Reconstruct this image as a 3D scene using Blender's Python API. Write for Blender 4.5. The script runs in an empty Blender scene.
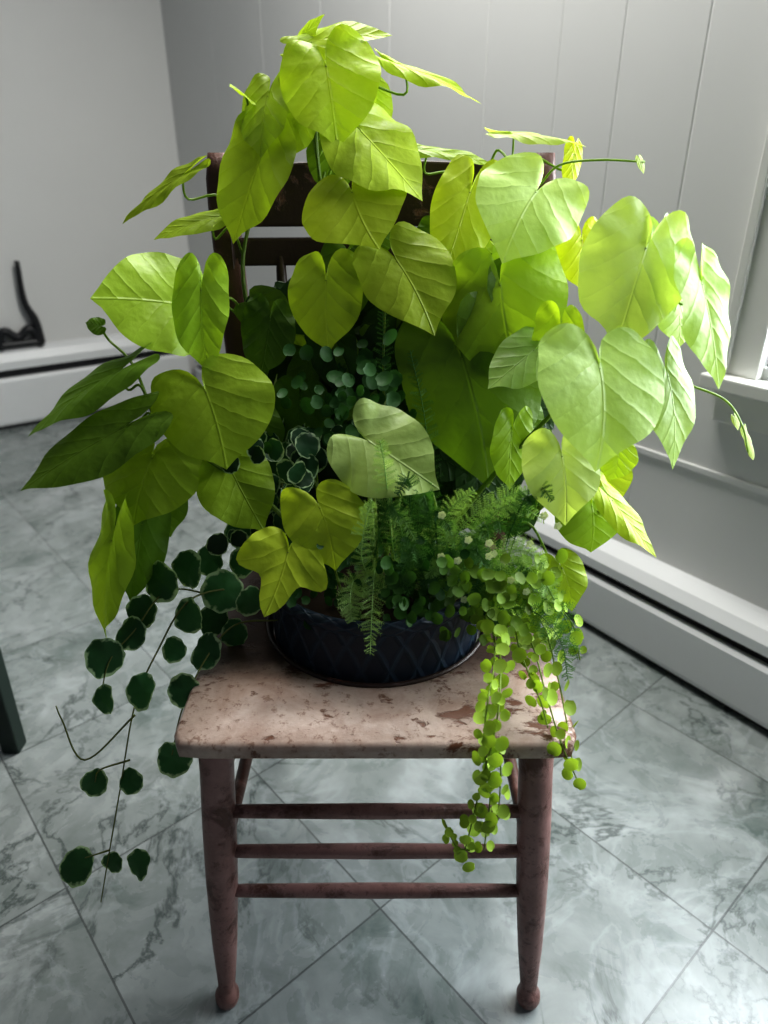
import bpy, math, random
from mathutils import Vector, Matrix
random.seed(7)
V=Vector
# ---------------- camera model (measured from the photo) ----------------
TH=math.radians(26); F=700.0
CAM=V((0,-0.533,0.97))
ct,st=math.cos(TH),math.sin(TH)
def U(u,v,y):
    a=(u-384)/F; b=(512-v)/F
    t=(y-CAM.y)/(ct+st*b)
    return V((a*t,y,CAM.z+t*(-st+ct*b)))
def dep(p):
    d=p-CAM
    return d.y*ct-d.z*st

# ---------------- mesh builder ----------------
class MB:
    def __init__(s): s.v=[];s.f=[];s.uv=[];s.c=[];s.m=[];s.sm=[]
    def vert(s,p,uv=(0,0),c=(1,1,1)):
        s.v.append(tuple(p));s.uv.append(uv);s.c.append(c);return len(s.v)-1
    def face(s,idx,m=0,smooth=True):
        s.f.append(tuple(idx));s.m.append(m);s.sm.append(smooth)
    def obj(s,name,mats,parent=None,bevel=0):
        me=bpy.data.meshes.new(name);me.from_pydata(s.v,[],s.f)
        uvl=me.uv_layers.new(name='UVMap')
        for l in me.loops: uvl.data[l.index].uv=s.uv[l.vertex_index]
        ca=me.color_attributes.new('tint','FLOAT_COLOR','POINT')
        for i,c in enumerate(s.c): ca.data[i].color=(c[0],c[1],c[2],1)
        for m in mats: me.materials.append(m)
        for i,p in enumerate(me.polygons):
            p.material_index=s.m[i];p.use_smooth=s.sm[i]
        me.update()
        o=bpy.data.objects.new(name,me);bpy.context.scene.collection.objects.link(o)
        if parent: o.parent=parent
        if bevel:
            b=o.modifiers.new('bev','BEVEL');b.width=bevel;b.segments=2;b.limit_method='ANGLE'
        return o
def empty(name):
    o=bpy.data.objects.new(name,None);bpy.context.scene.collection.objects.link(o);o.empty_display_size=.05;return o
def catmull(pts,n=8):
    P=[V(p) for p in pts];P=[2*P[0]-P[1]]+P+[2*P[-1]-P[-2]];out=[]
    for i in range(1,len(P)-2):
        for k in range(n):
            t=k/n
            out.append(.5*((2*P[i])+(P[i+1]-P[i-1])*t+(2*P[i-1]-5*P[i]+4*P[i+1]-P[i+2])*t*t+(3*P[i]-P[i-1]-3*P[i+1]+P[i+2])*t**3))
    out.append(P[-2]);return out
def tube(mb,pts,r0,r1=None,n=6,c=(.2,.3,.03),m=0,prof=None,flat=None):
    if r1 is None:r1=r0
    N=len(pts);prev=None;ref=V((0.3,1,.1)).normalized()
    for i,p in enumerate(pts):
        d=(pts[min(i+1,N-1)]-pts[max(i-1,0)]).normalized()
        x=d.cross(ref)
        if x.length<.05:x=d.cross(V((1,0,0)))
        x.normalize();y=d.cross(x)
        r=prof[i] if prof else r0+(r1-r0)*i/(N-1)
        ring=[mb.vert(p+(x*math.cos(2*math.pi*k/n)+y*math.sin(2*math.pi*k/n))*r,(k/n,i/N),c) for k in range(n)]
        if prev:
            for k in range(n): mb.face((prev[k],prev[(k+1)%n],ring[(k+1)%n],ring[k]),m)
        else: mb.face(ring[::-1],m)
        prev=ring
    mb.face(prev,m)
def turned(mb,p0,p1,prof,n=20,m=0,c=(1,1,1)):
    p0=V(p0);p1=V(p1)
    tube(mb,[p0.lerp(p1,t) for t,r in prof],0,0,n,c,m,[r for t,r in prof])
def hexa(mb,P,m=0,c=(1,1,1)):
    i=[mb.vert(p,(0,0),c) for p in P]
    for f in ((3,2,1,0),(4,5,6,7),(0,1,5,4),(1,2,6,5),(2,3,7,6),(3,0,4,7)): mb.face([i[k] for k in f],m,False)
def box(mb,x0,x1,y0,y1,z0,z1,m=0,T=lambda x,y,z:V((x,y,z))):
    hexa(mb,[T(x0,y0,z0),T(x1,y0,z0),T(x1,y1,z0),T(x0,y1,z0),T(x0,y0,z1),T(x1,y0,z1),T(x1,y1,z1),T(x0,y1,z1)],m)
def prism(mb,poly,e0,e1,T,m=0):
    a=[mb.vert(T(p[0],p[1],e0)) for p in poly];b=[mb.vert(T(p[0],p[1],e1)) for p in poly];n=len(poly)
    for k in range(n): mb.face((a[k],a[(k+1)%n],b[(k+1)%n],b[k]),m,False)
    mb.face(a[::-1],m,False);mb.face(b,m,False)

# ---------------- materials ----------------
class NT:
    def __init__(s,name):
        s.mat=bpy.data.materials.new(name);s.mat.use_nodes=True;s.t=s.mat.node_tree;s.t.nodes.clear()
        s.out=s.t.nodes.new('ShaderNodeOutputMaterial')
    def n(s,typ,**kw):
        x=s.t.nodes.new(typ)
        for k,v in kw.items(): setattr(x,k,v)
        return x
    def l(s,a,b): s.t.links.new(a,b)
    def inp(s,node,key,val):
        if isinstance(val,bpy.types.NodeSocket): s.l(val,node.inputs[key])
        else: node.inputs[key].default_value=val
    def math(s,op,a,b=0.0,c=None,clamp=False):
        x=s.n('ShaderNodeMath',operation=op,use_clamp=clamp);s.inp(x,0,a);s.inp(x,1,b)
        if c is not None:s.inp(x,2,c)
        return x.outputs[0]
    def mix(s,f,a,b,bt='MIX'):
        x=s.n('ShaderNodeMix',data_type='RGBA',blend_type=bt)
        s.inp(x,0,f)
        for i,v in ((6,a),(7,b)):
            if isinstance(v,tuple): x.inputs[i].default_value=(v[0],v[1],v[2],1)
            else: s.l(v,x.inputs[i])
        return x.outputs[2]
    def noise(s,vec,scale,detail=4,rough=.55,dist=0,dim='3D',w=None):
        x=s.n('ShaderNodeTexNoise',noise_dimensions=dim)
        if vec is not None:s.l(vec,x.inputs['Vector'])
        x.inputs['Scale'].default_value=scale;x.inputs['Detail'].default_value=detail
        x.inputs['Roughness'].default_value=rough;x.inputs['Distortion'].default_value=dist
        if w is not None:s.l(w,x.inputs['W'])
        return x.outputs['Fac']
    def ramp(s,f,stops):
        x=s.n('ShaderNodeValToRGB');s.l(f,x.inputs[0]);e=x.color_ramp.elements
        while len(e)<len(stops): e.new(.5)
        for i,(p,c) in enumerate(stops):
            e[i].position=p;e[i].color=(c[0],c[1],c[2],1) if isinstance(c,tuple) else (c,c,c,1)
        return x.outputs[0]
    def bsdf(s,color,rough=.5,spec=.5,bump=None,bstr=.3,bdist=.002,metal=0,coat=0):
        x=s.n('ShaderNodeBsdfPrincipled')
        if isinstance(color,tuple): x.inputs['Base Color'].default_value=(*color,1)
        else: s.l(color,x.inputs['Base Color'])
        s.inp(x,'Roughness',rough);x.inputs['Specular IOR Level'].default_value=spec;x.inputs['Metallic'].default_value=metal
        x.inputs['Coat Weight'].default_value=coat
        if bump is not None:
            b=s.n('ShaderNodeBump');s.l(bump,b.inputs['Height']);b.inputs['Strength'].default_value=bstr;b.inputs['Distance'].default_value=bdist
            s.l(b.outputs[0],x.inputs['Normal']);s.bn=b.outputs[0]
        return x
    def done(s,sh): s.l(sh.outputs[0],s.out.inputs[0]);return s.mat
    def obj(s): return s.n('ShaderNodeTexCoord').outputs['Object']

def leaf_mat(name,trans=.42,rough=.4,variegated=False,veins=True,spec=.5):
    t=NT(name)
    tint=t.n('ShaderNodeAttribute',attribute_name='tint').outputs['Color']
    uv=t.n('ShaderNodeUVMap').outputs[0]
    sp=t.n('ShaderNodeSeparateXYZ');t.l(uv,sp.inputs[0])
    lx=t.math('ABSOLUTE',t.math('SUBTRACT',t.math('MULTIPLY',sp.outputs[0],2),1));ly=t.math('SUBTRACT',t.math('MULTIPLY',sp.outputs[1],2),1)
    nz=t.noise(t.obj(),45,2)
    fine=t.noise(t.obj(),150,2,.5)
    col=t.mix(t.math('MULTIPLY',nz,.3),tint,t.mix(1.0,tint,(.6,.68,.5),'MULTIPLY'))
    bump=nz
    if veins:
        wob=t.math('MULTIPLY',t.math('SUBTRACT',nz,.5),.10)
        curve=t.math('SUBTRACT',t.math('MULTIPLY',lx,1.15),t.math('MULTIPLY',t.math('MULTIPLY',lx,lx),.55))
        q=t.math('ADD',t.math('SUBTRACT',ly,curve),wob)
        fr=t.math('FRACT',t.math('ADD',t.math('MULTIPLY',q,3.7),8.5))
        d=t.math('ABSOLUTE',t.math('SUBTRACT',fr,.5))
        side=t.math('MULTIPLY',t.math('SUBTRACT',d,.472),34,clamp=True)
        mid=t.math('SUBTRACT',1,t.math('MULTIPLY',lx,60),clamp=True)
        vein=t.math('MAXIMUM',t.math('MULTIPLY',side,.5),mid)
        col=t.mix(t.math('MULTIPLY',vein,.28),col,t.mix(1.0,tint,(1.4,1.3,2.0),'MULTIPLY'))
        bump=t.math('ADD',t.math('MULTIPLY',t.math('POWER',t.math('MULTIPLY',d,2),4),-.4),t.math('ADD',t.math('MULTIPLY',nz,1.2),t.math('MULTIPLY',fine,.25)))
        bump=t.math('SUBTRACT',bump,t.math('MULTIPLY',mid,.5))
    if variegated:
        r=t.math('SQRT',t.math('ADD',t.math('MULTIPLY',lx,lx),t.math('MULTIPLY',ly,ly)))
        r2=t.math('ADD',r,t.math('MULTIPLY',t.math('SUBTRACT',t.noise(t.obj(),110,2),.5),.6))
        f=t.math('MULTIPLY',t.math('SUBTRACT',r2,.86),9,clamp=True)
        col=t.mix(f,col,(.40,.54,.32))
    p=t.bsdf(col,rough,spec,bump,.5,.0028)
    tr=t.n('ShaderNodeBsdfTranslucent');t.l(t.mix(1.0,col,(1.25,1.25,.5),'MULTIPLY'),tr.inputs[0]);t.l(t.bn,tr.inputs['Normal'])
    mx=t.n('ShaderNodeMixShader');mx.inputs[0].default_value=trans;t.l(p.outputs[0],mx.inputs[1]);t.l(tr.outputs[0],mx.inputs[2])
    return t.done(mx)
M_leaf=leaf_mat('vine_leaf',.44,.42,spec=.45)
M_jenny=leaf_mat('jenny_leaf',.35,.5,False,False,.25)
M_var=leaf_mat('variegated_leaf',.2,.5,True,False,.3)
def simple(name,col,rough=.5,spec=.5,ns=30,var=.2,bstr=.1,metal=0):
    t=NT(name);n=t.noise(t.obj(),ns,4)
    c=t.mix(t.math('MULTIPLY',n,var*2),col,tuple(x*.55 for x in col))
    return t.done(t.bsdf(c,rough,spec,n,bstr,.002,metal))
def painted_wood(name,paint,under,lo,hi,rough=.5,scale=22,grime=None,back_shade=None):
    t=NT(name);o=t.obj();mp=t.n('ShaderNodeMapping');t.l(o,mp.inputs[0]);mp.inputs['Scale'].default_value=(.7,1.2,.7)
    n=t.noise(mp.outputs[0],scale,9,.7,.3);n2=t.noise(o,6,3);n3=t.noise(o,180,4,.6);n4=t.noise(o,30,5,.6)
    f=t.ramp(t.math('ADD',t.math('MULTIPLY',n,.7),t.math('MULTIPLY',n2,.35)),[(lo,0.0),(hi,1.0)])
    c=t.mix(n4,paint,tuple(x*.55 for x in paint));c=t.mix(t.math('MULTIPLY',n3,.6),c,tuple(x*.45 for x in paint))
    if grime:
        g=t.ramp(t.noise(o,14,7,.7,.6),[(.42,0.0),(.60,1.0)])
        c=t.mix(t.math('MULTIPLY',g,.62),c,grime)
        sp=t.ramp(t.noise(o,90,6,.75),[(.57,0.0),(.62,1.0)])
        c=t.mix(t.math('MULTIPLY',sp,.6),c,under)
    c=t.mix(f,c,under)
    if back_shade is not None:  # shade on the rear of the seat, mixed into the colour
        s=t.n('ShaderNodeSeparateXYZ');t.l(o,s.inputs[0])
        b=t.math('MULTIPLY',t.math('SUBTRACT',t.math('ADD',s.outputs[1],t.math('MULTIPLY',n4,.06)),back_shade),25,clamp=True)
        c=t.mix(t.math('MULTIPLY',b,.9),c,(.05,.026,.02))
    return t.done(t.bsdf(c,rough,.4,t.math('SUBTRACT',t.math('MULTIPLY',n3,.5),f),.6,.0015))
M_seat=painted_wood('seat_worn_paint_shaded',(.62,.47,.39),(.13,.05,.025),.56,.60,.45,32,(.25,.15,.11),.125)  # worn paint, plus painted-in shade toward the back
M_leg=painted_wood('leg_mauve_paint',(.40,.22,.20),(.10,.04,.028),.53,.61,.42,30,(.17,.085,.07))
M_back=painted_wood('dark_back_wood',(.04,.02,.015),(.18,.07,.05),.56,.64,.4)
M_post=painted_wood('post_red_brown_wood',(.12,.055,.04),(.28,.13,.10),.55,.66,.4)
M_white=simple('white_enamel',(.72,.73,.73),.38,.45,12,.06,.02)
M_trim=simple('trim_paint',(.72,.72,.68),.4,.5,12,.06,.02)
M_wall=simple('wall_paint',(.66,.66,.645),.5,.35,5,.05,.03)
M_black=simple('black_gap',(.01,.01,.012),.6)
M_iron=simple('cast_iron',(.012,.012,.014),.4,.5)
M_green=simple('dark_green_paint',(.010,.026,.019),.45)
M_soil=simple('soil',(.03,.018,.01),.9,.2,60,.4,.8)
t=NT('window_glass');g=t.n('ShaderNodeBsdfTransparent');M_glass=t.done(g)
t=NT('blue_pot_glaze');uv=t.n('ShaderNodeUVMap').outputs[0];sp=t.n('ShaderNodeSeparateXYZ');t.l(uv,sp.inputs[0])
a=t.math('MULTIPLY',sp.outputs[0],26);b=t.math('MULTIPLY',sp.outputs[1],6)
d1=t.math('PINGPONG',t.math('ADD',a,b),.5);d2=t.math('PINGPONG',t.math('SUBTRACT',a,b),.5)
h=t.math('MINIMUM',d1,d2)
ln=t.math('SUBTRACT',1,t.math('MULTIPLY',h,6),clamp=True)
c=t.mix(t.math('MULTIPLY',ln,.4),(.009,.017,.032),(.035,.07,.11))
M_pot=t.done(t.bsdf(c,.5,.35,ln,.5,.003))
# floor
t=NT('marbled_tile');o=t.obj()
mp=t.n('ShaderNodeMapping',vector_type='TEXTURE');t.l(o,mp.inputs[0]);mp.inputs['Rotation'].default_value=(0,0,math.radians(41))
s=t.n('ShaderNodeSeparateXYZ');t.l(mp.outputs[0],s.inputs[0])
TS=.335
gx=t.math('DIVIDE',t.math('SUBTRACT',s.outputs[0],.083),TS);gy=t.math('DIVIDE',t.math('SUBTRACT',s.outputs[1],.104),TS)
def edge(g):
    return t.math('SUBTRACT',.5,t.math('ABSOLUTE',t.math('SUBTRACT',t.math('FRACT',g),.5)))
e=t.math('MINIMUM',edge(gx),edge(gy))
line=t.math('LESS_THAN',e,.0042)
cid=t.math('ADD',t.math('MULTIPLY',t.math('FLOOR',gx),3.7),t.math('MULTIPLY',t.math('FLOOR',gy),9.1))
cloud=t.noise(o,4.5,6,.6,1.2,'4D',cid)
mid=t.noise(o,13,6,.6,1.0,'4D',cid)
base=t.ramp(t.math('ADD',t.math('MULTIPLY',cloud,.6),t.math('MULTIPLY',mid,.4)),[(.36,(.115,.145,.135)),(.45,(.20,.225,.217)),(.54,(.26,.285,.28)),(.66,(.38,.405,.405))])
vn=t.math('ABSOLUTE',t.math('SUBTRACT',t.noise(o,3.2,7,.6,1.5,'4D',t.math('ADD',cid,5.0)),.5))
vf=t.math('SUBTRACT',1,t.math('MULTIPLY',vn,55),clamp=True)
msk=t.ramp(t.noise(o,3,2),[(.40,0.0),(.55,1.0)])
base=t.mix(t.math('MULTIPLY',t.math('MULTIPLY',vf,msk),.8),base,(.045,.06,.056))
vn2=t.math('ABSOLUTE',t.math('SUBTRACT',t.noise(o,4,5,.55,2,'4D',cid),.55))
base=t.mix(t.math('MULTIPLY',t.math('SUBTRACT',1,t.math('MULTIPLY',vn2,26),clamp=True),.24),base,(.48,.52,.53))
base=t.mix(t.math('MULTIPLY',line,.75),base,(.05,.055,.055))
M_floor=t.done(t.bsdf(base,t.math('ADD',.20,t.math('MULTIPLY',mid,.15)),.5,t.math('SUBTRACT',t.math('MULTIPLY',mid,.3),line),.15,.001))

# ---------------- room ----------------
A=(.811,.586)
ph=math.atan2(A[1],A[0]);ca,sa=math.cos(ph),math.sin(ph)
def R(x,y,z): return V((x*ca-y*sa,x*sa+y*ca,z))
WX,WY=.936,2.794; HT=2.5
mb=MB();box(mb,-3.2,WX+.15,-2.2,WY+.15,-.05,0,0,R);fl=mb.obj('floor',[M_floor])
mb=MB();box(mb,-3.2,WX+.12,WY,WY+.12,0,HT,0,R);mb.obj('wall_left',[M_wall])
W0,W1,Z0,Z1=-.95,.165,.66,1.75
mb=MB()
gro=[.38,.55,.70,.91,1.27,1.60,1.96,2.35]
prof=[(WX,W1)]
for g in gro: prof+=[(WX,g-.003),(WX+.0015,g),(WX,g+.003)]
prof+=[(WX,WY),(WX+.12,WY),(WX+.12,W1)]
prism(mb,prof,0,HT,lambda x,y,e:R(x,y,e))
box(mb,WX,WX+.12,W0,W1,0,Z0,0,R);box(mb,WX,WX+.12,W0,W1,Z1,HT,0,R);box(mb,WX,WX+.12,-2.2,W0,0,HT,0,R)
mb.obj('wall_right',[M_wall])
we=empty('window_1')
mb=MB();c=.062
box(mb,WX-.018,WX,W1-.005,W1+c,Z0-.02,Z1+c,0,R);box(mb,WX-.018,WX,W0-c,W0+.005,Z0-.02,Z1+c,0,R)
box(mb,WX-.018,WX,W0,W1,Z1-.005,Z1+c,0,R)
box(mb,WX-.028,WX-.017,W1+c-.014,W1+c+.004,Z0-.02,Z1+c,0,R)
mb.obj('casing',[M_trim],we,.003)
mb=MB();box(mb,WX-.05,WX+.03,W0-c-.02,W1+c+.02,Z0-.045,Z0-.02,0,R);box(mb,WX-.016,WX,W0-c,W1+c,Z0-.11,Z0-.045,0,R);mb.obj('sill',[M_trim],we,.003)
mb=MB()
for y0,y1,z0,z1 in ((W1-.045,W1-.003,Z0,Z1),(W0+.003,W0+.045,Z0,Z1),(W0,W1,Z0-.018,Z0+.04),(W0,W1,Z1-.045,Z1-.004),(W0,W1,1.18,1.22)):
    box(mb,WX+.03,WX+.06,y0,y1,z0,z1,0,R)
mb.obj('sash',[M_trim],we,.002)
mb=MB();box(mb,WX+.043,WX+.046,W0+.04,W1-.04,Z0+.03,Z1-.04,0,R);mb.obj('glass',[M_glass],we)
mb=MB();box(mb,WX-.006,WX,-2.2,.50,.435,.45,0,R);mb.obj('trim_1',[M_wall],None,.003)
def heater(name,e0,e1,Hh,Tf):
    h=empty(name)
    mb=MB();prism(mb,[(.004,0.0),(.05,0.0),(.05,Hh*.93),(.004,Hh*.93)],e0,e1,Tf,0);mb.obj('core',[M_black],h)
    mb=MB();prism(mb,[(.052,.022),(.066,.018),(.070,.03),(.070,Hh*.62),(.064,Hh*.66),(.052,Hh*.66)],e0,e1,Tf,0);mb.obj('front_panel',[M_white],h)
    mb=MB();prism(mb,[(0,Hh*.9),(.045,Hh*.86),(.062,Hh*.76),(.066,Hh*.76),(.066,Hh*.86),(.05,Hh*.955),(.02,Hh),(0,Hh)],e0,e1,Tf,0);mb.obj('top_cover',[M_white],h)
    mb=MB();prism(mb,[(0,0.0),(.071,0.0),(.071,Hh*.85),(.05,Hh*.965),(0,Hh*1.005)],e0-.002,e0+.012,Tf,0);mb.obj('end_cap',[M_white],h)
heater('baseboard_heater',-2.1,WY-.08,.215,lambda d,z,e:R(WX-d,e,z))
heater('baseboard_heater.001',-3.0,WX-.09,.32,lambda d,z,e:R(e,WY-d,z))
def onwall(u,v,yp):
    a=(u-384)/F;b=(512-v)/F;d=V((a,ct+st*b,-st+ct*b))
    Y=V((-sa,ca,0));t_=(yp-CAM.dot(Y))/d.dot(Y);return CAM+d*t_
mb=MB();bz=.322
P0=onwall(24,338,WY-.035);P0.z=bz
X=V((ca,sa,0))
tube(mb,catmull([P0+X*-.10+V((0,0,.0)),P0+X*-.07+V((0,0,.07)),P0+X*-.02+V((0,0,.04)),P0+X*.03+V((0,0,.07)),P0+X*.06+V((0,0,.0))]),.016,.016,8)
tube(mb,catmull([P0+X*-.10+V((0,0,.014)),P0+V((0,0,.014)),P0+X*.07+V((0,0,.014))]),.015,.015,8)
tube(mb,catmull([P0+X*.06+V((0,0,.01)),P0+X*.055+V((0,0,.1)),P0+X*.03+V((0,0,.18)),P0+X*.035+V((0,0,.33))]),.019,.009,8)
mb.obj('iron_door_stop',[M_iron])
gs=empty('green_table')
mb=MB()
for (x,y) in ((-.690,.45),(-1.3,.45),(-.690,-.1),(-1.3,-.1)):
    hexa(mb,[V((x-.016,y-.016,0)),V((x+.016,y-.016,0)),V((x+.016,y+.016,0)),V((x-.016,y+.016,0)),V((x-.021,y-.021,.70)),V((x+.021,y-.021,.70)),V((x+.021,y+.021,.70)),V((x-.021,y+.021,.70))])
mb.obj('legs',[M_green],gs,.003)
mb=MB();box(mb,-1.34,-.665,-.14,.485,.70,.73);mb.obj('top',[M_green],gs,.006)

# ---------------- chair ----------------
ch=empty('wooden_chair')
CX=-.009; SZ=.453
mb=MB();n=120;hx,hy=.207,.212;cy=.208;HC=(CX,.222);HR=.1335
rings=[]
for k in range(n):
    an=2*math.pi*(k+.5)/n;c_,s_=math.cos(an),math.sin(an)
    r=1/((abs(c_/hx)**34+abs(s_/hy)**34)**(1/34))
    tp=1-.06*max(0,s_*r/hy)
    o=(CX+c_*r*tp,cy+s_*r);i_=(HC[0]+c_*HR,HC[1]+s_*HR)
    def ip(e): return (o[0]-(o[0]-CX)*e,o[1]-(o[1]-cy)*e)
    o1=ip(.02);o2=ip(.03)
    rings.append([mb.vert((i_[0],i_[1],SZ-.024)),mb.vert((o2[0],o2[1],SZ-.026)),mb.vert((o[0],o[1],SZ-.019)),mb.vert((o[0],o[1],SZ-.005)),mb.vert((o1[0],o1[1],SZ)),mb.vert((i_[0]+c_*.004,i_[1]+s_*.004,SZ)),mb.vert((i_[0],i_[1],SZ-.004))])
for k in range(n):
    a_=rings[k];b_=rings[(k+1)%n]
    for j in range(7): mb.face((a_[j],b_[j],b_[(j+1)%7],a_[(j+1)%7]),0)
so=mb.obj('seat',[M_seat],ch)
mb=MB();pts=[V((HC[0]+math.cos(2*math.pi*k/60)*.139,HC[1]+math.sin(2*math.pi*k/60)*.139,SZ+.001)) for k in range(61)]
tube(mb,pts,.003,.003,8);mb.obj('cane_spline',[M_back],ch)
legp=[(0,.0185),(.05,.019),(.12,.0185),(.3,.0192),(.5,.0185),(.62,.0170),(.75,.0150),(.87,.0120),(.925,.0105),(.94,.0125),(.955,.0150),(.975,.0152),(.99,.0135),(1,.010)]
FL=((-.180,.035,.430),(-.203,.005,0));FR=((.163,.035,.430),(.187,.005,0))
for i,(a_,b_) in enumerate((FL,FR)):
    mb=MB();turned(mb,a_,b_,legp,24);mb.obj('leg_%d'%(i+1),[M_leg],ch)
BL=[V((-.195,.47,0)),V((-.190,.43,.25)),V((-.190,.43,.45)),V((-.196,.425,.70)),V((-.207,.445,.99))]
BR=[V((.178,.47,0)),V((.173,.43,.25)),V((.173,.43,.45)),V((.183,.425,.70)),V((.200,.445,.99))]
def post(name,pts):
    mb=MB();P=catmull(pts,10);prev=None
    for i,p in enumerate(P):
        f=i/(len(P)-1);w=.018 if f>.5 else .015;dd=.011
        if i>len(P)-3: w*=(.92 if i==len(P)-2 else .6);
        ring=[mb.vert(p+V((sx*w,sy*dd,0))) for sx,sy in ((-1,-.7),(-.7,-1),(.7,-1),(1,-.7),(1,.7),(.7,1),(-.7,1),(-1,.7))]
        if prev:
            for k in range(8): mb.face((prev[k],prev[(k+1)%8],ring[(k+1)%8],ring[k]))
        prev=ring
    mb.face(prev);mb.obj(name,[M_post],ch)
post('back_post_1',BL);post('back_post_2',BR)
def rail(name,z0,z1,y,th,arch=0,x0=-.195,x1=.19):
    mb=MB();N=20;prev=None
    for i in range(N+1):
        f=i/N;x=x0+(x1-x0)*f;bow=.012*math.sin(math.pi*f);ar=arch*math.sin(math.pi*f)
        ring=[mb.vert((x,y+bow-th,z0)),mb.vert((x,y+bow+th,z0)),mb.vert((x,y+bow+th,z1+ar)),mb.vert((x,y+bow-th,z1+ar))]
        if prev:
            for k in range(4): mb.face((prev[k],prev[(k+1)%4],ring[(k+1)%4],ring[k]),0,False)
        else: mb.face(ring,0,False)
        prev=ring
    mb.face(prev,0,False);mb.obj(name,[M_back],ch,.003)
rail('crest_rail',.905,.974,.437,.009,.008)
rail('back_rail',.858,.892,.432,.008)
rail('lower_back_rail',.60,.635,.42,.008)
mb=MB()
for i in range(6):
    x=-.135+.054*i
    turned(mb,(x,.425,.63),(x,.435,.87),[(0,.006),(.3,.009),(.5,.007),(.7,.009),(1,.006)],10)
mb.obj('spindles',[M_back],ch)
def on(l,z):
    a_=V(l[0]);b_=V(l[1]);f=(a_.z-z)/(a_.z-b_.z);return a_.lerp(b_,f)
sp_=[(0,.0065),(.08,.0075),(.5,.0088),(.92,.0075),(1,.0065)]
mb=MB()
for z in (.322,.262,.199): turned(mb,on(FL,z),on(FR,z),sp_,12)
mb.obj('front_stretchers',[M_leg],ch)
mb=MB()
for z in (.34,.24):
    turned(mb,on(FL,z),(-.190,.435,z),sp_,12);turned(mb,on(FR,z),(.173,.435,z),sp_,12)
turned(mb,(-.19,.44,.28),(.173,.44,.28),sp_,12)
mb.obj('side_stretchers',[M_post],ch)

# ---------------- pot ----------------
PC=V((-.010,.222,0))
fp=empty('flower_pot')
mb=MB();prof=[(.084,.372),(.108,.380),(.124,.41),(.1305,.435),(.1315,.455),(.1325,.49),(.1325,.515),(.135,.520),(.137,.528),(.133,.534),(.127,.532),(.123,.52),(.119,.50)]
n=72;prev=None
for j,(r,z) in enumerate(prof):
    ring=[mb.vert((PC.x+r*math.cos(2*math.pi*k/n),PC.y+r*math.sin(2*math.pi*k/n),z),(k/n if k<n else 1,j/len(prof))) for k in range(n+1)]
    if prev:
        for k in range(n): mb.face((prev[k],prev[k+1],ring[k+1],ring[k]))
    else: mb.face(ring[:n][::-1])
    prev=ring
mb.obj('bowl',[M_pot],fp)
mb=MB();prev=None
for j,r in enumerate((.122,.08,.04,.005)):
    ring=[mb.vert((PC.x+r*math.cos(2*math.pi*k/32),PC.y+r*math.sin(2*math.pi*k/32),.512+.004*j+random.uniform(-.003,.003))) for k in range(32)]
    if prev:
        for k in range(32): mb.face((prev[k],prev[(k+1)%32],ring[(k+1)%32],ring[k]))
    prev=ring
mb.face(prev);mb.obj('soil',[M_soil],fp)

# ---------------- leaves ----------------
HEART=[(0,1.0),(4,.93),(10,.868),(20,.815),(32,.775),(46,.735),(60,.69),(75,.645),(90,.61),(105,.59),(120,.575),(135,.55),(150,.49),(162,.38),(171,.24),(180,.05)]
LOBE=[(0,1.0),(10,.84),(22,.60),(32,.52),(42,.56),(55,.70),(64,.74),(75,.66),(90,.54),(110,.46),(135,.40),(155,.30),(170,.16),(180,.05)]
def prf(tab,deg):
    for i in range(len(tab)-1):
        if deg<=tab[i+1][0]:
            f=(deg-tab[i][0])/(tab[i+1][0]-tab[i][0]);return tab[i][1]*(1-f)+tab[i+1][1]*f
    return tab[-1][1]
def leaf(mb,base,tip,width,N,tint,kind='h',fold=.12,droop=.16,rip=.03,K=8,Mm=52):
    Y=tip-base;L=Y.length;Y=Y/L
    Z=(N-Y*N.dot(Y)).normalized();X=Y.cross(Z)
    tab=HEART if kind=='h' else LOBE
    sx=width/1.19;s=(sx+L)/2;ph1=random.uniform(0,6.28);ph2=random.uniform(0,6.28);ph3=random.uniform(0,6.28)
    asym=random.uniform(-.07,.07);bend=random.uniform(-.10,.10)
    c0=mb.vert(base,(.5,.5),tint);prev=None
    for k in range(1,K+1):
        f=k/K;ring=[]
        for j in range(Mm+1):
            th=-math.pi+2*math.pi*j/Mm
            r=prf(tab,abs(math.degrees(th)))*f*(1+asym*math.sin(th)+.018*f*math.sin(7*th+ph3))
            lx=r*math.sin(th);ly=r*math.cos(th)
            h=fold*abs(lx)-droop*ly*abs(ly)-.38*lx*lx+rip*f*f*math.sin(4*th+ph1)+rip*.6*f**3*math.sin(9*th+ph2)
            ring.append(mb.vert(base+X*(sx*(lx+bend*ly*(1-ly)*2))+Y*(L*ly)+Z*(s*h),(.5+lx/2,.5+ly/2),tint))
        if k==1:
            for j in range(Mm): mb.face((c0,ring[j],ring[j+1]))
        else:
            for j in range(Mm): mb.face((prev[j],ring[j],ring[j+1],prev[j+1]))
        prev=ring
TI={'B':(.56,.67,.045),'M':(.36,.50,.035),'D':(.12,.22,.018),'K':(.022,.06,.012),'P':(.50,.63,.20),'Y':(.64,.70,.035)}
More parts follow.
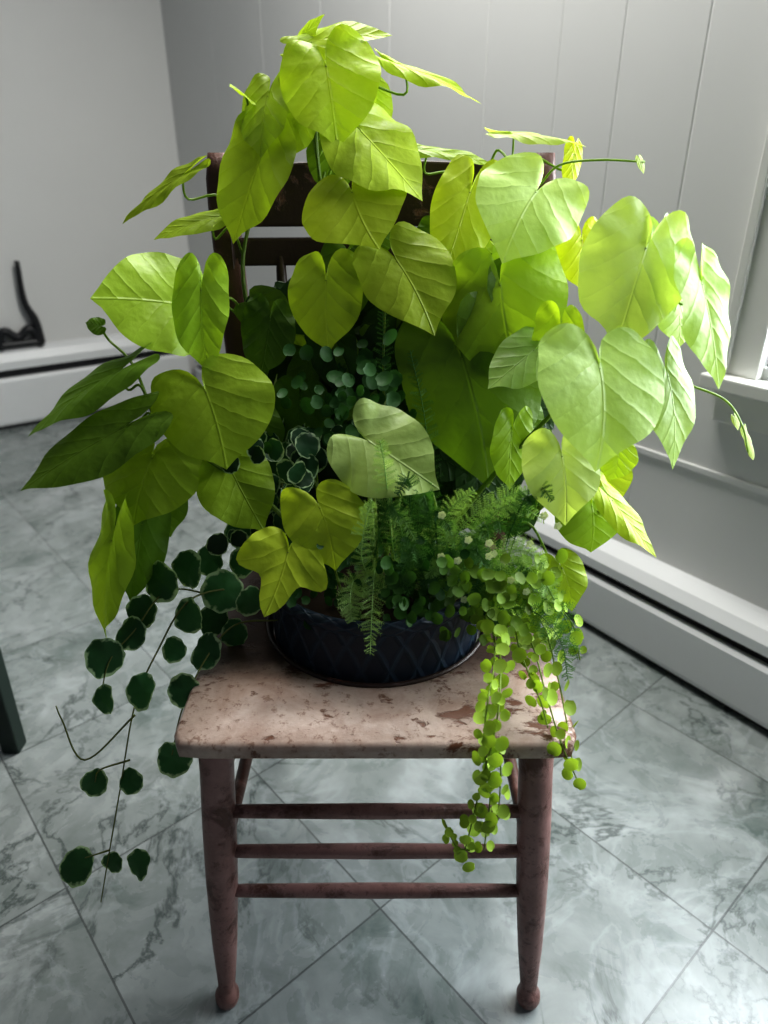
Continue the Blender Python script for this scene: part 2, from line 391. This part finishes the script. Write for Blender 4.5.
LV=[
(312,42,388,24,42,.40,.02,'B','h',(0,-.7,.7)),
(300,44,320,12,26,.42,.02,'M','h',(0,-.7,.7)),
(326,66,335,142,98,.37,.05,'B','h',(0,-.8,.6)),
(268,96,256,152,58,.38,.04,'M','h',(-.2,-.8,.5)),
(246,96,232,82,26,.38,.02,'B','h',(0,-.7,.7)),
(362,132,426,188,92,.35,.04,'B','h',(.1,-.8,.6)),
(374,108,372,88,40,.42,.02,'M','h',(0,-.8,.6)),
(404,66,486,94,28,.38,.02,'B','h',(0,-.4,.9)),
(262,152,226,236,74,.36,.05,'B','h',(-.1,-.85,.5)),
(352,192,378,240,108,.32,.04,'B','h',(0,-.7,.7)),
(470,192,444,274,68,.35,.05,'B','h',(.1,-.9,.5)),
(428,150,496,156,22,.40,.02,'M','h',(0,-.5,.8)),
(536,192,510,254,108,.30,.05,'P','h',(.3,-.8,.6)),
(526,256,516,328,74,.34,.03,'M','h',(.2,-.9,.3)),
(514,134,588,136,22,.36,.02,'P','h',(.1,-.4,.9)),
(574,154,568,192,20,.38,.01,'B','h',(.3,-.9,.3)),
(398,262,436,328,92,.29,.05,'B','h',(0,-.85,.55)),
(326,280,326,350,74,.29,.04,'B','h',(0,-.9,.45)),
(500,285,524,386,122,.28,.05,'M','h',(.1,-.9,.4)),
(462,358,490,488,134,.26,.04,'D','h',(0,-.95,.3)),
(176,304,92,292,112,.26,.04,'M','h',(-.1,-.8,.6)),
(201,290,206,374,56,.24,.04,'M','h',(.1,-.9,.4)),
(206,392,222,468,120,.20,.05,'M','h',(-.1,-.8,.6)),
(116,372,20,430,48,.20,.03,'D','h',(-.1,-.6,.8)),
(122,428,12,486,62,.17,.04,'D','h',(-.1,-.7,.7)),
(152,458,128,524,112,.18,.04,'M','h',(0,-.7,.7)),
(232,472,264,530,74,.20,.04,'M','h',(0,-.85,.5)),
(370,442,440,480,96,.17,.04,'P','h',(-.1,-.8,.6)),
(320,508,332,570,82,.13,.04,'B','h',(0,-.8,.6)),
(288,552,264,616,88,.11,.04,'B','l',(0,-.8,.6)),
(112,540,88,646,50,.14,.02,'M','h',(-.5,-.8,.3)),
(142,524,130,606,54,.17,.03,'D','h',(.2,-.9,.3)),
(600,368,610,464,134,.13,.06,'P','h',(.2,-.75,.65)),
(646,248,622,352,108,.20,.05,'P','h',(.3,-.8,.6)),
(664,246,694,318,78,.24,.04,'P','h',(.4,-.6,.7)),
(702,284,730,384,66,.18,.05,'P','h',(.5,-.6,.6)),
(668,376,686,466,64,.16,.04,'P','h',(.4,-.8,.5)),
(562,456,572,522,78,.14,.04,'P','h',(.1,-.8,.6)),
(592,506,594,554,78,.18,.02,'M','h',(.2,-.9,.5)),
(612,500,662,554,34,.16,.03,'B','h',(.1,-.5,.8)),
(534,350,488,386,54,.24,.03,'P','h',(.1,-.6,.8)),
(270,320,258,376,54,.30,.03,'D','h',(0,-.9,.4)),
(582,240,586,292,50,.32,.02,'Y','h',(.2,-.9,.4)),
(182,176,118,217,22,.33,.02,'M','h',(0,-.5,.8)),
(212,218,150,232,30,.35,.02,'M','h',(0,-.6,.8)),
(562,568,574,612,44,.16,.02,'M','h',(.2,-.9,.4)),
(618,452,612,482,40,.2,.01,'M','h',(.2,-.9,.4)),
(678,308,684,346,50,.25,.02,'P','h',(.3,-.9,.4)),
(512,432,512,492,44,.22,.02,'M','h',(.2,-.9,.4)),
(440,236,425,266,50,.38,.01,'D','h',(0,-.9,.4)),
(560,330,548,392,50,.25,.02,'M','h',(.2,-.9,.4)),
(310,118,318,140,34,.42,.01,'M','h',(0,-.9,.4)),
(250,420,262,470,60,.26,.02,'D','h',(0,-.9,.4)),
(300,400,290,452,60,.28,.02,'D','h',(0,-.9,.4)),
(350,258,345,292,54,.36,.02,'D','h',(0,-.9,.4)),
(420,335,432,402,80,.33,.02,'D','h',(0,-.9,.4)),
(100,326,86,322,18,.24,.01,'D','h',(0,-.9,.4)),
(600,470,606,520,60,.22,.01,'M','h',(.1,-.9,.4)),
(480,255,478,290,40,.36,.01,'M','h',(.1,-.9,.4)),
(285,332,276,372,44,.33,.01,'M','h',(0,-.9,.4)),
(225,410,200,470,60,.27,.01,'D','h',(0,-.9,.4)),
(160,490,170,540,50,.22,.01,'D','h',(0,-.9,.4)),
(385,330,372,380,50,.33,.01,'D','h',(0,-.9,.4)),
(370,232,372,262,44,.37,.01,'D','h',(0,-.9,.4)),
]
vines=[[(-.01,.22,.52),(-.03,.33,.7),(-.06,.38,.85),(-.08,.40,1.0),(-.07,.41,1.10)],
[(0,.24,.52),(.05,.34,.7),(.10,.39,.88),(.13,.41,.98)],
[(-.03,.24,.52),(-.13,.30,.7),(-.17,.35,.85),(-.15,.38,.95)],
[(-.05,.20,.52),(-.13,.20,.62),(-.20,.20,.68),(-.25,.20,.72)],
[(.04,.22,.52),(.12,.22,.64),(.20,.22,.74),(.27,.24,.82)],
[(.04,.2,.52),(.11,.2,.58),(.17,.18,.62)]]
mb=MB();samp=[]
for v_ in vines:
    p=catmull(v_,8);samp+=p;tube(mb,p,.0035,.002,7,(.16,.25,.03))
def petiole(mb,base,N):
    best=min(samp,key=lambda q:(q-(base+V((0,.03,-.05)))).length)
    m1=base-N.normalized()*.015+V((0,.01,-.012)); m2=base.lerp(best,.55)+V((0,.015,.012))
    tube(mb,catmull([base,m1,m2,best],5),.0013,.0018,5,(.22,.34,.04))
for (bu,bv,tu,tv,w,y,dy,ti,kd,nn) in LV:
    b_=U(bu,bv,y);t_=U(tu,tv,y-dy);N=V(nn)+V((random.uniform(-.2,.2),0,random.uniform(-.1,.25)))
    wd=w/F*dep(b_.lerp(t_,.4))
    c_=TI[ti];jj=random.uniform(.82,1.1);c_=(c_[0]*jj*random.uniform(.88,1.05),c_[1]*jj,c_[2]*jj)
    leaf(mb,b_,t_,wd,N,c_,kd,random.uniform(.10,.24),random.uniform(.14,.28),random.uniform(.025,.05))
    petiole(mb,b_,N)
# inner foliage: shaded leaves climbing the spindles
for i in range(210):
    z=random.uniform(.56,.86)
    x=random.uniform(-.155,.16) if z>.72 else random.uniform(-.18,.19)
    y=random.uniform(.29,.41)
    L=random.uniform(.04,.075);an=random.uniform(-1.1,1.1)
    b_=V((x,y,z));d=V((math.sin(an),-.35,-math.cos(an))).normalized()
    N=V((random.uniform(-.5,.5),-.9,random.uniform(.1,.7)))
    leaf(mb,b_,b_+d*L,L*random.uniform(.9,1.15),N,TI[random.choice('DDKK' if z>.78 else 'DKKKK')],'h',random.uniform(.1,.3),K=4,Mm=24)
    if i%2==0: petiole(mb,b_,N)
for (x,y,z,L,tt) in ((-.10,.40,1.03,.05,'M'),(-.02,.42,1.05,.05,'M'),(-.06,.41,1.0,.06,'D')):
    b_=V((x,y,z));leaf(mb,b_,b_+V((random.uniform(-.02,.02),-.015,-L)),L*1.05,V((0,-.9,.4)),TI[tt],K=4,Mm=24);petiole(mb,b_,V((0,-.9,.4)))
tube(mb,catmull([U(540,185,.36),U(560,165,.35),U(600,160,.34),U(645,162,.33)],6),.0016,.0012,5,(.25,.38,.05))
tube(mb,catmull([U(690,385,.2),U(725,400,.19),U(742,425,.18),U(748,452,.18)],6),.0014,.001,5,(.3,.42,.1))
for uu,vv in ((640,160),(735,418),(748,440),(744,430),(750,448)):
    p=U(uu,vv,.185 if vv>200 else .33);leaf(mb,p,p+V((.006,-.004,-.013)),.010,V((.3,-.8,.5)),TI['P'],'h',K=3,Mm=16)
for q in ([(372,470,.16),(376,520,.17),(378,600,.19)],[(428,480,.18),(438,520,.18),(440,600,.2)],[(322,520,.13),(335,570,.15),(350,620,.18)],[(385,300,.3),(384,400,.26),(395,600,.2)]):
    tube(mb,catmull([U(*k) for k in q],8),.0014,.0018,6,(.30,.40,.10))
mb.obj('sweet_potato_vine',[M_leaf])

# ---- round leaves ----
def rleaf(mb,c,r,N,tint,scal=0,n=14,cup=.15):
    N=N.normalized();X=N.cross(V((.3,.2,1)))
    if X.length<.1:X=N.cross(V((1,0,0)))
    X.normalize();Y=N.cross(X);rot=random.uniform(0,6.28);el=random.uniform(.82,1.0)
    c0=mb.vert(c,(.5,.5),tint);prev=None
    for f in (.5,.85,1):
        ring=[]
        for j in range(n):
            a_=2*math.pi*j/n
            rr=r*f*(1+scal*math.sin(9*a_)*f)*(.8 if j==0 and f==1 and scal==0 else 1)
            if scal: rr*=1+.12*f*math.cos(a_)
            ring.append(mb.vert(c+(X*math.cos(a_+rot)*el+Y*math.sin(a_+rot))*rr+N*(cup*r*f*f*(1 if scal==0 else math.cos(2*a_)*-.8+.3*math.sin(5*a_)*f)),(.5+.5*f*math.cos(a_),.5+.5*f*math.sin(a_)),tint))
        if prev is None:
            for j in range(n): mb.face((c0,ring[j],ring[(j+1)%n]))
        else:
            for j in range(n): mb.face((prev[j],ring[j],ring[(j+1)%n],prev[(j+1)%n]))
        prev=ring
def rnN(): return V((random.uniform(-.8,.8),-.8,random.uniform(-.1,1.2)))
mb=MB()
VL=[(107,658,21,.10),(142,690,19,.08),(105,702,16,.07),(95,782,15,.05),(130,780,13,.05),(78,865,19,.03),(138,866,16,.02),(113,862,12,.03),(160,580,21,.15),(188,572,20,.17),(225,590,21,.17),(190,618,19,.13),(130,632,17,.12),(143,610,17,.14),(205,650,19,.12),(185,690,17,.08),(172,758,19,.05),(210,560,17,.2),(245,560,17,.2),(250,600,16,.16),(283,466,21,.24),(175,650,13,.12),(215,620,17,.18),(235,635,15,.16),(265,500,17,.24),(300,480,14,.24),(285,520,15,.22),(300,440,15,.25),(270,545,17,.2),(238,530,15,.24)]
def pth(l,n=8): return catmull([U(*q) for q in l],n)
stems=[[(290,610,.17),(240,590,.18),(190,600,.14),(158,650,.11),(135,705,.08),(120,790,.05),(108,860,.03),(101,902,.02)],[(280,620,.16),(235,625,.15),(205,660,.11),(182,710,.07),(172,755,.05)],[(290,610,.17),(230,600,.18),(170,590,.15),(135,630,.12),(110,660,.1),(100,700,.08)],[(135,715,.08),(85,760,.06),(62,720,.07),(56,706,.07)],[(130,760,.06),(100,770,.05),(95,782,.05)],[(110,850,.03),(85,858,.03)],[(300,610,.18),(290,540,.22),(280,470,.25)]]
for s_ in stems: tube(mb,pth(s_),.0013,.0007,5,(.20,.22,.08),1)
for (u,v,r,y) in VL:
    p=U(u,v,y);rr=r/F*dep(p)*1.02;jj=random.uniform(.9,1.7)
    rleaf(mb,p,rr,V((random.uniform(-.6,.4),-.9,random.uniform(.1,.8))),(.028*jj,.095*jj,.032*jj),.03,45,.2)
for i in range(90):
    p=V((random.uniform(-.2,-.05),random.uniform(.18,.32),random.uniform(.56,.70)));jj=random.uniform(.7,2);rleaf(mb,p,random.uniform(.010,.017),rnN(),(.012*jj,.045*jj,.018*jj),.03,27)
mb.obj('variegated_ivy',[M_var,M_jenny])
# creeping jenny
mb=MB()
def strand(path,den=.0118,r=.0076,tint=(.34,.50,.065)):
    P=pth(path,12);tube(mb,P,.0011,.0007,5,(.2,.28,.05),0)
    acc=0;tw=0
    for i in range(1,len(P)):
        acc+=(P[i]-P[i-1]).length
        if acc>den*random.uniform(.75,1.3):
            acc=0;d=(P[i]-P[i-1]).normalized();tw+=1.57+random.uniform(-.4,.4)
            e1=d.cross(V((0,-1,0)));e1.normalize();e2=d.cross(e1)
            for sgn in (-1,1):
                if random.random()<.1: continue
                s1=(e1*math.cos(tw)+e2*math.sin(tw))*sgn
                rr=r*random.uniform(.6,1.15);jj=random.uniform(.6,1.25)
                rleaf(mb,P[i]+s1*(rr*1.05)+V((0,-.001,0)),rr,s1*.5+V((random.uniform(-.5,.5),-.7,random.uniform(-.1,.9))),tuple(x*jj for x in tint),0,12)
strand([(470,600,.15),(492,630,.10),(494,665,.04),(488,700,-.02),(484,745,-.03),(490,795,-.03),(484,850,-.03)])
strand([(480,600,.15),(498,640,.08),(500,690,0),(494,735,-.03),(482,780,-.03),(470,830,-.03),(462,862,-.03)])
strand([(484,720,-.025),(500,760,-.03),(498,820,-.035)])
strand([(500,600,.15),(530,640,.09),(545,690,.03),(560,740,0),(578,782,-.01)])
strand([(505,600,.15),(540,620,.12),(556,670,.06),(568,730,.02),(572,760,.0)],.014)
strand([(470,850,-.03),(456,846,-.03),(444,820,-.03)],.014,.005)
strand([(510,600,.15),(520,650,.08),(540,700,.02),(548,728,.0)],.014)
strand([(480,590,.15),(530,590,.12),(570,620,.1),(580,660,.08)])
for i in range(400):
    u=random.uniform(385,562);v=random.gauss(600,24)
    if v<555 or v>648: continue
    y=random.uniform(.08,.2)
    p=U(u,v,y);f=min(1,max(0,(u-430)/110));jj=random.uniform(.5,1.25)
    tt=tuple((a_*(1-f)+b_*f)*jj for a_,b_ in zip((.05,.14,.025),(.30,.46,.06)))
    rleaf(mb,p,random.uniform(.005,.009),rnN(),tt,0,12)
for i in range(110):
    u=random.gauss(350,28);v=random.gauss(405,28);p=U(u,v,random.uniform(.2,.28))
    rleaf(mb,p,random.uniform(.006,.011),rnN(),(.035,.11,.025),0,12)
for i in range(260):
    u=random.uniform(290,500);v=random.uniform(540,632);p=U(u,v,random.uniform(.11,.24))
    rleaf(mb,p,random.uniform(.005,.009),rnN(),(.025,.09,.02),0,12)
# small pale blossoms among the foliage
for i in range(16):
    p=U(random.uniform(440,560),random.uniform(510,600),random.uniform(.09,.12))
    for k in range(5):
        a_=k*1.256;rleaf(mb,p+V((math.cos(a_)*.0025,-.001,math.sin(a_)*.0025)),.0022,V((0,-1,.3)),(.72,.78,.62),0,8)
mb.obj('creeping_jenny',[M_jenny])
# fern
mb=MB()
def frond(path,wmax=.02,tint=(.12,.30,.05)):
    P=pth(path,9);n=len(P);tube(mb,P,.0008,.0005,4,tint)
    for i in range(1,n-1):
        for q in range(2):
            p=P[i].lerp(P[i+1],q*.5);d=(P[i+1]-P[i]).normalized();f=i/n;w=wmax*math.sin(math.pi*min(1,.15+f*.85))**.7*random.uniform(.7,1.15)
            for sgn in (-1,1):
                s1=(d.cross(V((0,-1,.3))).normalized()*sgn+d*random.uniform(.2,.8)+V((0,random.uniform(-.6,.6),random.uniform(-.3,.3)))).normalized()
                e=p+s1*w
                sd=s1.cross(V((0,-1,0))).normalized()
                for k in range(6):
                    b_=p.lerp(e,(k+.5)/6)
                    for s2 in (-1,1):
                        t_=b_+(sd*s2+s1*.9+V((0,random.uniform(-.6,.6),0))).normalized()*w*.25;o_=s1*.0005
                        mb.face((mb.vert(b_-o_,c=tint),mb.vert(b_+o_,c=tint),mb.vert(t_,c=tint)))
                o_=sd*.0003
                mb.face((mb.vert(p-o_,c=tint),mb.vert(p+o_,c=tint),mb.vert(e,c=tint)))
G1=(.36,.54,.20);G2=(.10,.24,.07)
FR_=[([(380,600,.16),(375,570,.13),(372,610,.08),(370,655,.06)],.016,G1),([(370,600,.16),(355,580,.12),(350,600,.09),(352,622,.08)],.016,G1),([(400,600,.18),(392,540,.16),(385,470,.12),(380,440,.11)],.014,G1),([(410,600,.18),(408,560,.14),(415,545,.12),(400,575,.10)],.022,G2),
([(420,600,.18),(430,550,.16),(450,510,.14),(475,490,.13)],.016,G1),([(420,600,.18),(440,560,.14),(470,550,.12),(490,565,.10)],.02,G2),([(400,590,.2),(390,480,.24),(385,380,.26),(382,300,.27)],.016,G2),([(430,590,.2),(430,500,.22),(425,420,.24),(410,350,.26)],.016,G2),
([(440,600,.16),(480,560,.14),(520,550,.12),(545,565,.1)],.02,G1),([(470,600,.15),(520,590,.12),(560,610,.1),(578,660,.08)],.02,G2),([(480,610,.14),(530,610,.1),(560,640,.08),(568,680,.07)],.018,G2),([(390,600,.17),(370,540,.16),(350,520,.14),(340,530,.12)],.02,G2),
([(440,590,.18),(460,530,.17),(500,500,.16),(530,490,.15)],.016,G1),([(400,590,.18),(410,520,.18),(420,490,.16),(425,480,.15)],.018,G2),([(450,600,.15),(500,575,.13),(540,580,.11),(555,600,.1)],.02,G1),
([(380,600,.15),(362,560,.12),(366,520,.11),(372,500,.11)],.013,G1),([(450,590,.18),(480,530,.16),(510,505,.15),(545,520,.14)],.015,G1)]
for fr,w_,g_ in FR_: frond(fr,w_,g_)
for i in range(24):
    a_=random.uniform(360,500);b_=a_+random.uniform(-50,70);v0=random.uniform(480,590)
    frond([(a_,610,.17),((a_+b_)/2,(610+v0)/2-10,.16),(b_,v0,.13),(b_+random.uniform(-12,20),v0+random.uniform(5,30),.11)],.013,random.choice([(.24,.42,.13),(.08,.20,.05),(.04,.12,.03)]))
mb.obj('asparagus_fern',[M_jenny])

# ---------------- lights ----------------
def area(name,loc,target,sx,sy,power,col):
    l=bpy.data.lights.new(name,'AREA');l.shape='RECTANGLE';l.size=sx;l.size_y=sy;l.energy=power;l.color=col
    o=bpy.data.objects.new(name,l);bpy.context.scene.collection.objects.link(o);o.location=loc
    o.rotation_euler=(V(target)-V(loc)).to_track_quat('-Z','Y').to_euler();return o
wc=R(WX+.22,(W0+W1)/2,(Z0+Z1)/2+.05)
area('window_daylight',wc,R(WX-1,(W0+W1)/2+.1,(Z0+Z1)/2-.15),1.1,1.1,74,(.90,.96,1))
area('added_overhead_light',(.10,1.0,2.35),(.12,.75,.3),.8,.7,50,(1,.99,.95))  # added overhead light, no visible fixture; backlights the leaves
w=bpy.data.worlds.new('World');bpy.context.scene.world=w;w.use_nodes=True
w.node_tree.nodes['Background'].inputs[0].default_value=(.76,.86,1,1);w.node_tree.nodes['Background'].inputs[1].default_value=.11
cd=bpy.data.cameras.new('Camera');co=bpy.data.objects.new('Camera',cd);bpy.context.scene.collection.objects.link(co)
cd.sensor_fit='VERTICAL';cd.sensor_height=36;cd.sensor_width=27;cd.lens=36*F/1024
co.location=CAM;co.rotation_euler=(math.pi/2-TH,0,0);cd.clip_start=.02
cd.dof.use_dof=True;cd.dof.focus_distance=.80;cd.dof.aperture_fstop=4
bpy.context.scene.camera=co
vs=bpy.context.scene.view_settings
vs.view_transform='Standard'
try: vs.look='Medium High Contrast'
except Exception: pass
